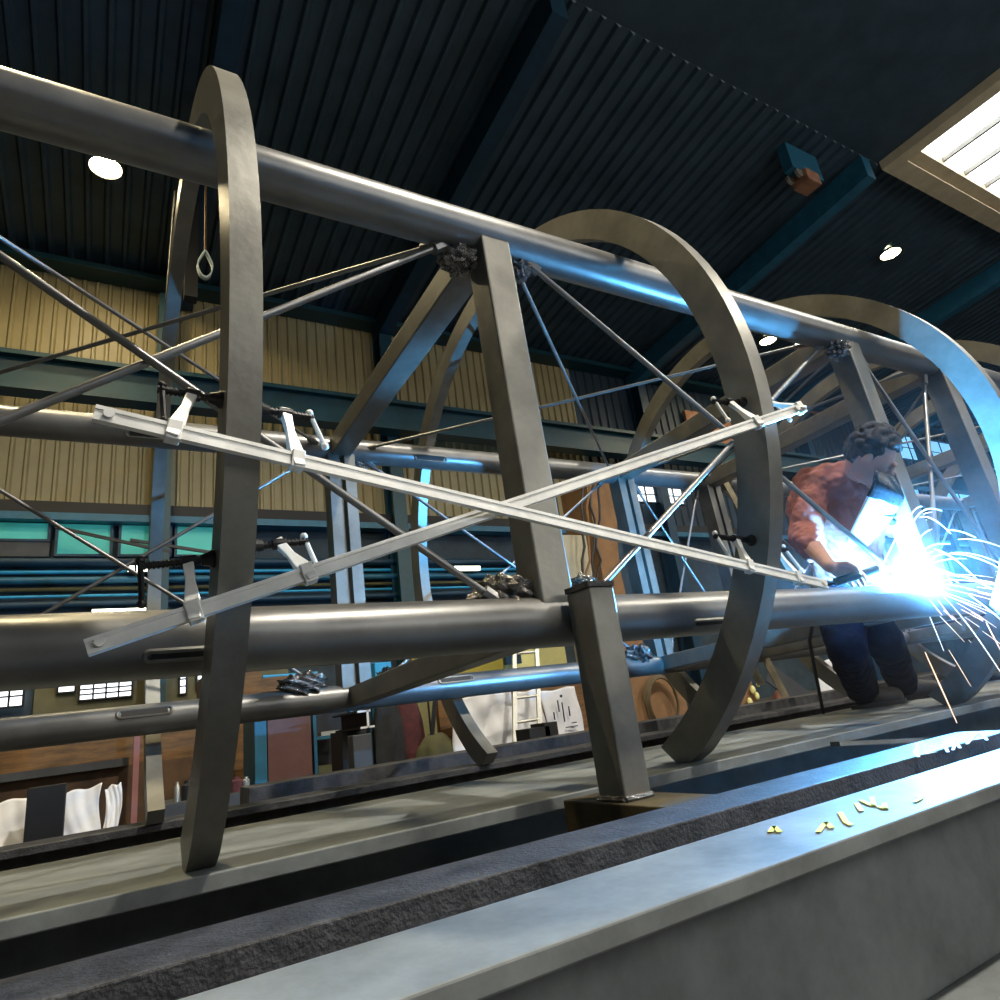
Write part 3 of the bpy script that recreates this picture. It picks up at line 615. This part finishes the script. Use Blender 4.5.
# middle distance between the uprights
tag(pbox(MB(), 596, 478, 626, 600, 3.2, 0.4, True).build('cardboard_stack', CARD), 'tall pinkish brown cardboard stack behind the front post', 'cardboard')
tag(pbox(MB(), 562, 535, 588, 562, 2.8, 0.05, True).build('beige_cabinet', mat('beige_paint', (.42, .38, .27), .6, 0, .08)), 'beige cabinet edge just right of the front post', 'cabinet')
for i, (px, m) in enumerate(((583, BLACK), (588, CARD), (593, BLACK), (599, BLACK))):
    rr = random.Random(i); pts = [HY(px + rr.uniform(-3, 3), 466 + j * 13.5, 2.6 + .05 * i) for j in range(10)]
    tag(MB().path(pts, 0.02, 8).build('hanging_hose', m, None, True), ['leftmost black hose in the bundle right of the front post', 'brown hose in the bundle right of the front post', 'middle black hose in the bundle right of the front post', 'rightmost black hose in the bundle right of the front post'][i], 'hose', 'hoses hanging right of the front post')
mg = mat('orange_brown_crate', (.34, .16, .09), .7, 0, .2)
tag(pbox(MB(), 690, 415, 742, 452, 4.9, 0.05).build('wall_panel', mg), 'orange brown panel high on the far wall behind the second ring', 'panel')
tag(pbox(MB(), 806, 388, 842, 415, 4.9, 0.05).build('wall_panel', mg), 'orange brown panel high on the far wall above the welder\'s back', 'panel')
# slings over the far tubes
def sling(px, py0, py1, k, lab, w=0.06, sway=12):
    y, z = CH[k]; p = hit(px, py0, 1, y); x = p[0]; r = RB[k] * S + 0.006
    mb = MB(); pts = []
    c = U(x, y, z); zend = U(0, 0, hit(px, py1, 1, y)[2]).z
    prof = [(-r, zend - c.z), (-r, 0)] + [(-r * math.cos(a), r * math.sin(a)) for a in [math.pi * i / 10 for i in range(1, 10)]] + [(r, 0), (r, zend - c.z + 0.1)]
    vs = []
    for i, (a, b) in enumerate(prof):
        dx = sway * 0.001 * (-b * 10 if b < 0 else 0)
        for s_ in (0, 1): vs.append(c + Vector((dx - w / 2 + w * s_, a, b)))
    mb.add(vs, [(i * 2, i * 2 + 1, i * 2 + 3, i * 2 + 2) for i in range(len(prof) - 1)])
    o = mb.build('webbing_sling', WEB); s_ = o.modifiers.new('web', 'SOLIDIFY'); s_.thickness = 0.005; s_.offset = 1
    return tag(o, lab, 'sling')
sling(716, 480, 530, 'C', 'tan webbing sling hung over the upper far tube inside the second ring', 0.07, 40)
sling(752, 645, 702, 'D', 'tan webbing sling hung over the lower far tube below the second ring', 0.08, 40)
# white loop sling and hoist up on the left
hp = U(0.05, 3.4, roofz(3.4) - 0.31); base = hit(205, 265, 1, 3.4); c = U(*base)
t = thing('lifting_loop', c, 'white webbing lifting loop hanging from a rope at the upper left', 'sling')
pts = [c + Vector((0.12 * math.sin(a) * (1 - .55 * max(0, -math.cos(a)) if True else 1), 0, -0.26 * math.cos(a))) for a in [2 * math.pi * i / 30 for i in range(30)]]
lb = MB(); vs = []
for i, p_ in enumerate(pts):
    for s_ in (-.05, .05): vs.append(p_ + Vector((0, s_, 0)))
n = len(pts); lb.add(vs, [(2 * i, 2 * i + 1, 2 * ((i + 1) % n) + 1, 2 * ((i + 1) % n)) for i in range(n)])
lo_ = lb.build('loop', WHWEB, t, True); so = lo_.modifiers.new('web', 'SOLIDIFY'); so.thickness = 0.02
MB().tube(c + Vector((0, 0, .26)), Vector((c.x, c.y, U(0, 0, roofz(3.4) - .03).z)), 0.018, 8).build('rope', WOOD, t)
h = thing('chain_hoist', HY(182, 205, 3.6), 'dark chain hoist with a hanging cable at the upper left rafter', 'hoist')
c = HY(182, 205, 3.6); top = U(0, 0, roofz(3.6) - .03).z
mb = MB(); mb.box(c, (0.12, 0.14, 0.16)); mb.sphere(c + Vector((0.12, -.05, 0.05)), 0.10, 12, 8); mb.build('hoist_body', BLACK, h, True)
MB().tube(c, Vector((c.x, c.y, top)), 0.03, 8).build('suspension_rod', STEEL, h)
q = hit(166, 300, 1, 3.6); MB().tube(c + Vector((-0.12, -.05, .2)), U(*q), 0.012, 6).build('cable', ALU, h)
mb = MB(); mb.boxmm(U(*hit(192, 300, 1, 3.6)) - Vector((.12, .1, 0)), U(*hit(192, 205, 1, 3.6)) + Vector((.1, .1, 0))); mb.build('chain_bag', BLKBOX, h)
# crane trolley under the roof at the top right
c = U(*hit(806, 182, 1, 1.45))
t = thing('crane_trolley', c, 'small red brown crane trolley under the roof, top right', 'trolley')
MB().box(c, (0.22, 0.18, 0.14)).build('body', mg, t, bevel=0.02)
for i in (-1, 1): MB().path([c + Vector((-.3, .1 * i, .06)), c + Vector((-.3, .1 * i + .06, .06))], .1, 14).build('wheel', ALU, t)
MB().boxmm(c + Vector((-.5, -.1, .12)), Vector((c.x + .5, c.y + .1, U(0, 0, roofz(1.45) - .03).z))).build('hanger', BLUE, t)

# ------------------------------------------------------------------ the welder
def voxel(mb, name, m, parent, size=0.009, smooth=6, disp=0.0, dscale=0.08):
    o = mb.build(name, m, parent)
    r = o.modifiers.new('r', 'REMESH'); r.mode = 'VOXEL'; r.voxel_size = size; r.use_smooth_shade = True
    s = o.modifiers.new('s', 'SMOOTH'); s.iterations = smooth; s.factor = 0.5
    if disp:
        tx = bpy.data.textures.new(name + '_folds', 'CLOUDS'); tx.noise_scale = dscale; tx.noise_depth = 2
        d = o.modifiers.new('d', 'DISPLACE'); d.texture = tx; d.strength = disp; d.mid_level = 0.5; d.texture_coords = 'GLOBAL'
    return o
def limb(mb, pts, rads):
    # tapered rounded limb: short tubes and a ball at every joint
    for i in range(len(pts)):
        mb.sphere(pts[i], rads[i], 14, 10)
        if i: mb.tube(pts[i - 1], pts[i], rads[i - 1], 14, rads[i])
def P(px, py, y): return U(*hit(px, py, 1, y))
FL = {}
for k, px, py in (('r', 868, 708), ('l', 908, 700)):
    g = hit(px, py, 2, -0.52); FL[k] = U(*g)
hipc = P(848, 590, -0.17)
ank_r = FL['r'] + Vector((0, 0, 0.09)); ank_l = FL['l'] + Vector((0, 0, 0.09))
hip_r = hipc + Vector((-0.10, 0.0, 0)); hip_l = hipc + Vector((0.10, 0.03, 0))
knee_r = P(846, 648, -0.25); knee_l = P(887, 645, -0.20)
belly = P(845, 552, -0.22); chest = P(846, 508, -0.29); neck0 = P(857, 474, -0.37)
sh_r = P(814, 486, -0.285); el_r = P(804, 536, -0.275); wr_r = P(830, 566, -0.375)
sh_l = P(882, 482, -0.31); el_l = P(895, 522, -0.32); wr_l = P(880, 516, -0.36)
head = P(871, 455, -0.43)
welder = thing('person', FL['r'].lerp(FL['l'], .5), 'person in brick red sweatshirt and dark trousers, bending over the tube with a mask', 'person')
F = (R_RIGHT * 0.72 + R_DOWN * 0.62 - R_FWD * 0.30).normalized(); Up = -R_DOWN * 0.75 + R_RIGHT * 0.40 - R_FWD * 0.40; Up = (Up - F * Up.dot(F)).normalized(); Rt = F.cross(Up)     # face, crown and right of the head
HA = (Rt, F, Up)
b = MB()
limb(b, [hipc, belly, chest, neck0.lerp(chest, .3)], [0.13, 0.125, 0.135, 0.10])
limb(b, [neck0.lerp(chest, .25), head - F * 0.03 - Up * 0.03], [0.062, 0.058])
b.sphere(head, 0.098, 24, 16, (0.82, 0.98, 1.08), HA); b.sphere(head + F * 0.045 - Up * 0.062, 0.066, 18, 12, (0.9, 1.0, 0.95), HA)
b.sphere(head + F * 0.112 - Up * 0.022, 0.017, 10, 8, (0.8, 1.1, 1.5), HA)                 # nose
b.sphere(head + F * 0.098 + Up * 0.022, 0.022, 10, 8, (2.4, .7, .55), HA)                   # brow
b.sphere(head + F * 0.098 - Up * 0.068, 0.014, 10, 8, (1.8, .7, .55), HA); b.sphere(head + F * 0.096 - Up * 0.082, 0.013, 10, 8, (1.5, .7, .6), HA)   # lips
b.sphere(head + F * 0.085 - Up * 0.108, 0.022, 10, 8, (1.1, .8, .8), HA)                    # chin
for s_ in (-1, 1):
    b.sphere(head + Rt * 0.09 * s_ - Up * 0.015 - F * 0.005, 0.03, 10, 8, (0.35, .7, 1.1), HA)   # ears
    b.sphere(head + F * 0.098 + Rt * 0.034 * s_ + Up * 0.004, 0.012, 10, 8, (1.2, .6, .8), HA)   # eyelids
limb(b, [neck0.lerp(sh_r, .5), sh_r, sh_r.lerp(el_r, .5), el_r, el_r.lerp(wr_r, .4), wr_r], [0.05, 0.062, 0.05, 0.042, 0.043, 0.029])
limb(b, [neck0.lerp(sh_l, .5), sh_l, sh_l.lerp(el_l, .5), el_l, el_l.lerp(wr_l, .4), wr_l], [0.05, 0.062, 0.05, 0.042, 0.043, 0.029])
limb(b, [hip_r, hip_r.lerp(knee_r, .5), knee_r, knee_r.lerp(ank_r, .4), ank_r], [0.095, 0.085, 0.06, 0.062, 0.04])
limb(b, [hip_l, hip_l.lerp(knee_l, .5), knee_l, knee_l.lerp(ank_l, .4), ank_l], [0.095, 0.085, 0.06, 0.062, 0.04])
def hand(mb, wr, d, side, nrm, grip, s=1.0):
    """palm from the wrist along d; side points to the thumb, nrm is the back of the hand; grip 0..1 curls the fingers"""
    d = d.normalized(); side = (side - d * side.dot(d)).normalized(); nrm = d.cross(side) if d.cross(side).dot(nrm) > 0 else side.cross(d)
    pc = wr + d * 0.05
    mb.sphere(pc, 0.05, 14, 10, (0.95, 0.8, 0.34), (d, side, nrm)); mb.sphere(wr, 0.028, 10, 8)
    for i, L in enumerate((0.075, 0.085, 0.078, 0.06)):
        q = wr + d * 0.085 + side * (0.033 - 0.022 * i); pts = [wr + d * 0.05 + side * (0.022 - 0.015 * i), q]; ang = grip * 0.55
        dirv = d.copy()
        for seg, f in ((0.45, 1.0), (0.32, 1.25), (0.23, 0.9)):
            dirv = (dirv * math.cos(ang * f) - nrm * math.sin(ang * f)).normalized() if grip else dirv
            perp = nrm; q = q + dirv * L * seg; pts.append(q)
            nrm_l = dirv.cross(side); nrm = nrm
            ang = grip * 1.0
        limb(mb, pts, [0.0092, 0.0088, 0.0082, 0.0078, 0.0068])
    limb(mb, [wr + d * 0.02 + side * 0.018, wr + d * 0.048 + side * 0.045 - nrm * 0.01, wr + d * 0.075 + side * 0.05 - nrm * 0.025, wr + d * 0.095 + side * 0.042 - nrm * 0.034], [0.013, 0.0115, 0.010, 0.008])
arc_p = U(0.850, -0.438, -0.266)
hand(b, wr_r, Vector((0.75, -0.35, -0.45)), Vector((0.2, -0.9, 0.3)), Vector((0, 0.1, 1)), 0.9)
hand(b, wr_l, Vector((-0.5, -0.65, 0.2)), Vector((-.2, .1, 1)), Vector((0.6, -0.7, 0)), 0.7)
for k, a in (('r', ank_r), ('l', ank_l)): limb(b, [a, a + Vector((0.1, -0.06, -0.055))], [0.04, 0.035])
voxel(b, 'body', SKIN, welder, 0.004, 3)
# hair
hb = MB(); rnd = random.Random(5)
hb.sphere(head + Up * 0.018 - F * 0.018, 0.108, 40, 28, (0.84, 0.98, 1.06), HA, lambda l: (1.0 + 0.05 * math.sin(17 * l[0] + 3) * math.sin(15 * l[1]) + 0.05 * math.sin(19 * l[2] + 9 * l[0])) if (l[2] > 0.5 or (l[1] < 0.40 and l[2] > -0.45) or (l[1] < -0.15 and l[2] > -.85)) else 0.70)
for i in range(90):
    a = rnd.uniform(0, 6.28); zz = rnd.uniform(0.05, 1); rr_ = math.sqrt(max(0, 1 - zz * zz))
    l = Vector((rr_ * math.cos(a), rr_ * math.sin(a), zz))
    if l.y > .4 and l.z < .5: continue
    hb.sphere(head + Up * 0.018 - F * 0.018 + (HA[0] * l.x * .84 + HA[1] * l.y * .98 + HA[2] * l.z * 1.06) * 0.108, rnd.uniform(.013, .022), 8, 6)
voxel(hb, 'hair', HAIR, welder, 0.005, 1)
# sweatshirt: torso, sleeves rolled to below the elbow, ribbed hem, collar
sw = MB()
limb(sw, [P(844, 560, -0.21), belly, chest, neck0.lerp(chest, .35)], [0.165, 0.165, 0.175, 0.12])
sw.sphere(chest, 0.19, 18, 12, (1.12, 0.78, 0.95)); sw.sphere(chest + Vector((-0.06, 0.10, 0.05)), 0.15, 16, 10)
for sh, el, wr, k in ((sh_r, el_r, wr_r, .34), (sh_l, el_l, wr_l, .30)):
    limb(sw, [neck0.lerp(sh, .30) + (chest - neck0) * 0.08, sh, sh.lerp(el, .5), el, el.lerp(wr, k)], [0.092, 0.098, 0.084, 0.075, 0.064])
    for i in range(4):
        c = el.lerp(wr, k * (0.1 + .27 * i)); d = (wr - el).normalized(); e1 = d.orthogonal().normalized(); e2 = d.cross(e1)
        sw.path([c + (e1 * math.cos(a) + e2 * math.sin(a)) * (0.068 - .002 * i) for a in [2 * math.pi * j / 18 for j in range(18)]], 0.013, 8, closed=True)
d = (neck0 - chest).normalized(); e1 = d.orthogonal().normalized(); e2 = d.cross(e1); c = neck0.lerp(chest, .22)
sw.path([c + (e1 * math.cos(a) + e2 * math.sin(a)) * 0.082 for a in [2 * math.pi * j / 20 for j in range(20)]], 0.016, 8, closed=True)
voxel(sw, 'sweatshirt', SWEAT, welder, 0.008, 5, 0.05, 0.07)
tr = MB()
limb(tr, [belly.lerp(hipc, .45), hipc], [0.135, 0.15])
for hip, kn, an in ((hip_r, knee_r, ank_r), (hip_l, knee_l, ank_l)):
    limb(tr, [hip, hip.lerp(kn, .5), kn, kn.lerp(an, .5), an.lerp(kn, .03)], [0.115, 0.108, 0.088, 0.084, 0.078])
    for i in range(3): tr.sphere(an.lerp(kn, .06 + .1 * i), 0.084 + .004 * (i % 2), 14, 8, (1, 1, .35))
voxel(tr, 'trousers', JEANS, welder, 0.009, 4, 0.03, 0.10)
for k, an in (('r', ank_r), ('l', ank_l)):
    bt = MB(); fl = FL[k]; tdir = Vector((0.86, -0.5, 0)).normalized(); sd_ = Vector((0, 0, 1)).cross(tdir)
    limb(bt, [an + Vector((0, 0, .06)), an - Vector((0, 0, .03)), an + tdir * 0.07 + Vector((0, 0, -.035)), an + tdir * 0.16 + Vector((0, 0, -.045))], [0.062, 0.058, 0.054, 0.048])
    o = voxel(bt, 'boot', LEATHER, welder, 0.008, 4)
    so_ = MB(); outl = []
    for i in range(24):
        a = 2 * math.pi * i / 24; cc_ = math.cos(a); outl.append(fl + tdir * (0.065 + 0.155 * cc_) + sd_ * (0.054 - .006 * cc_) * math.sin(a) + Vector((0, 0, 0.002)))
    so_.prism(outl, (0, 0, 0.022)); so_.build('sole', BLACK, o)
# hand-held welding mask
mk = thing('welding_mask', P(872, 505, -0.40), 'black and white welding mask held before the welder\'s chest', 'mask')
mc_ = P(874, 510, -0.405); mn = (Vector((0.42, -0.66, -0.62))).normalized(); mr = Vector((0.93, 0.36, 0.16)); mr = (mr - mn * mr.dot(mn)).normalized(); mu_ = mr.cross(mn)
if mu_.z < 0: mu_ = -mu_
def maskrows(v0, v1, n, grow=0.0):
    m = MB(); vs = []; k = 28
    for j in range(n + 1):
        v = v0 + (v1 - v0) * j / n                # 1 top .. -1 chin
        w = 0.138 * (1 - 0.55 * max(0, -v - 0.05) ** 1.6) * (1 - 0.30 * max(0, v - .55) ** 2 * 4); h = 0.172 * v
        bulge = 0.12 * (1 - 0.35 * max(0, -v)) ; back = -0.18 * max(0, v - 0.55) ** 1.3
        for i in range(k + 1):
            a = -math.pi / 2 + math.pi * i / k
            vs.append(mc_ + mr * (w + grow) * math.sin(a) + mu_ * h + mn * ((bulge + grow) * math.cos(a) - 0.04 + back * (0.3 + math.cos(a))))
    m.add(vs, [(j * (k + 1) + i, j * (k + 1) + i + 1, (j + 1) * (k + 1) + i + 1, (j + 1) * (k + 1) + i) for j in range(n) for i in range(k)] + ([tuple(range(k + 1))] if v0 > 0.9 else []))
    return m
for v0, v1, nm, m, gw in ((0.98, 0.30, 'visor_shell', MASKB, 0.008), (0.36, -1.0, 'face_guard', MASKW, 0.0)):
    o = maskrows(v0, v1, 14, gw).build(nm, m, mk, True); s_ = o.modifiers.new('t', 'SOLIDIFY'); s_.thickness = 0.006
kc = mc_ + mn * 0.078 + mr * 0.035 - mu_ * 0.02
MB().path([kc, kc + mn * 0.012, kc + mn * 0.02], [0.016, 0.016, 0.009], 14).build('knob', BLACK, mk)
MB().path([mc_ + mr * 0.126 * math.sin(a) + mu_ * (0.012 + 0.02 * math.sin(a)) + mn * (0.124 * math.cos(a) - .038) for a in [-1.0 + 2.0 * i / 14 for i in range(15)]], 0.004, 6).build('strap', BLACK, mk)
# torch
tc = thing('welding_torch', wr_r, 'welding torch with a bent nozzle in the welder\'s right hand, at the arc', 'torch')
h0 = wr_r + Vector((0.05, -0.035, -0.06)); hd_ = (arc_p + Vector((-0.10, 0, 0.06)) - h0).normalized()
MB().tube(h0 - hd_ * 0.06, h0 + hd_ * 0.12, 0.017, 12).build('handle', BLACK, tc, True)
MB().path([h0 + hd_ * 0.12, arc_p + Vector((-0.12, 0.0, 0.055)), arc_p + Vector((-0.05, 0, 0.05)), arc_p + Vector((-0.015, 0, 0.02))], [0.010, 0.010, 0.011, 0.012], 12).build('nozzle', ALU, tc, True)
pts = [h0 - hd_ * 0.06, h0 - hd_ * .10 + Vector((0, .05, 0.0)), h0 + Vector((0.1, .22, -.02)), h0 + Vector((0.35, .50, -.2)), Vector((h0.x + .66, h0.y + .75, U(0, 0, -.52).z + 0.012))]
MB().path(pts, 0.009, 8).build('hose', BLACK, tc, True)

# ------------------------------------------------------------------ arc, sparks, fume, light
am = MB(); am.sphere(arc_p, 0.012, 14, 10)
tag(am.build('welding_arc', ARC, None, True), 'white hot welding arc on top of the lower near tube', 'arc')
rnd = random.Random(11)
spw, spo = MB(), MB()
def trail(mb, p, v, t0, t1, r, g=1.6):
    n = 7; pts = []
    for i in range(n + 1):
        t = t0 + (t1 - t0) * i / n; pts.append(p + v * t + Vector((0, 0, -0.5 * g * t * t)))
    mb.path(pts, [r * (0.5 + 0.5 * math.sin(math.pi * (i + .6) / (n + 1.2))) for i in range(n + 1)], 5)
for i in range(34):        # fountain of short white arcs
    v = Vector((rnd.uniform(.35, 1.5), rnd.uniform(-.35, .45), rnd.uniform(.1, 1.15))); t0 = rnd.uniform(.02, .5)
    trail(spw, arc_p, v, t0, t0 + rnd.uniform(.15, .45), 0.0014, 1.9)
for i in range(44):        # flat spray of straight orange streaks
    v = Vector((rnd.uniform(.7, 1.9), rnd.uniform(-.4, .25), rnd.uniform(-.75, .25))); t0 = rnd.uniform(.05, .45)
    trail(spo, arc_p, v, t0, t0 + rnd.uniform(.12, .40), 0.0015, .6)
for a, b_ in (((925, 652), (957, 723)), ((880, 570), (905, 520)), ((986, 622), (1003, 655)), ((930, 600), (942, 615)), ((938, 600), (953, 620))):
    pa, pb_ = P(*a, -0.5), P(*b_, -0.5); spo.path([pa, pa.lerp(pb_, .5), pb_], [.0014, .0024, .0014], 5)
sp_o = tag(spo.build('orange_sparks', SPO), 'orange sparks flying off to the right of the welding arc', 'sparks', kind='stuff')
tag(spw.build('white_sparks', SPW), 'white hot sparks curling up to the right of the welding arc', 'sparks', kind='stuff')
fm = bpy.data.materials.new('welding_fume'); fm.use_nodes = True; nt = fm.node_tree; nt.nodes.clear()
out = nt.nodes.new('ShaderNodeOutputMaterial'); vol = nt.nodes.new('ShaderNodeVolumePrincipled'); nt.links.new(vol.outputs[0], out.inputs['Volume'])
vol.inputs['Color'].default_value = (0.95, 0.97, 1, 1); vol.inputs['Anisotropy'].default_value = 0.0
def math_(op, a, b=None):
    n = nt.nodes.new('ShaderNodeMath'); n.operation = op
    for i, v in enumerate((a, b)):
        if v is None: continue
        if isinstance(v, (int, float)): n.inputs[i].default_value = v
        else: nt.links.new(v, n.inputs[i])
    return n.outputs[0]
tcn = nt.nodes.new('ShaderNodeTexCoord'); nzn = nt.nodes.new('ShaderNodeTexNoise'); nzn.inputs['Scale'].default_value = 1.6; nzn.inputs['Detail'].default_value = 3
nt.links.new(tcn.outputs['Object'], nzn.inputs['Vector'])
ln = nt.nodes.new('ShaderNodeVectorMath'); ln.operation = 'LENGTH'; nt.links.new(tcn.outputs['Object'], ln.inputs[0])
r2 = math_('MULTIPLY', ln.outputs['Value'], ln.outputs['Value'])
core = math_('MULTIPLY', math_('EXPONENT', math_('MULTIPLY', r2, -1 / (0.10 ** 2))), 0.8)
haze = math_('MULTIPLY', math_('EXPONENT', math_('MULTIPLY', r2, -1 / (0.75 ** 2))), 0.02)
nz3 = math_('MULTIPLY', math_('MAXIMUM', math_('SUBTRACT', nzn.outputs['Fac'], 0.33), 0.0), 5.0)
nt.links.new(math_('ADD', core, math_('MULTIPLY', haze, nz3)), vol.inputs['Density'])
fb = MB(); fb.sphere((0, 0, 0), 1.0, 24, 16, (1.5, 0.9, 1.0))
fo = fb.build('welding_fume', fm); fo.location = arc_p
tag(fo, 'blue lit haze of welding fume around and right of the arc', 'haze', kind='stuff')
l = bpy.data.lights.new('arc_light', 'POINT'); l.energy = 2100; l.color = (0.10, 0.46, 1); l.shadow_soft_size = 0.013
lo = bpy.data.objects.new('arc_light', l); COL.objects.link(lo); lo.location = arc_p + Vector((0, -0.004, -0.006))
w = bpy.data.worlds.new('world'); scene.world = w; w.use_nodes = True
w.node_tree.nodes['Background'].inputs['Color'].default_value = (0.62, 0.72, 0.85, 1); w.node_tree.nodes['Background'].inputs['Strength'].default_value = 0.06
scene.view_settings.view_transform = 'Standard'; scene.view_settings.look = 'None'; scene.view_settings.exposure = 0.2; scene.view_settings.gamma = 1
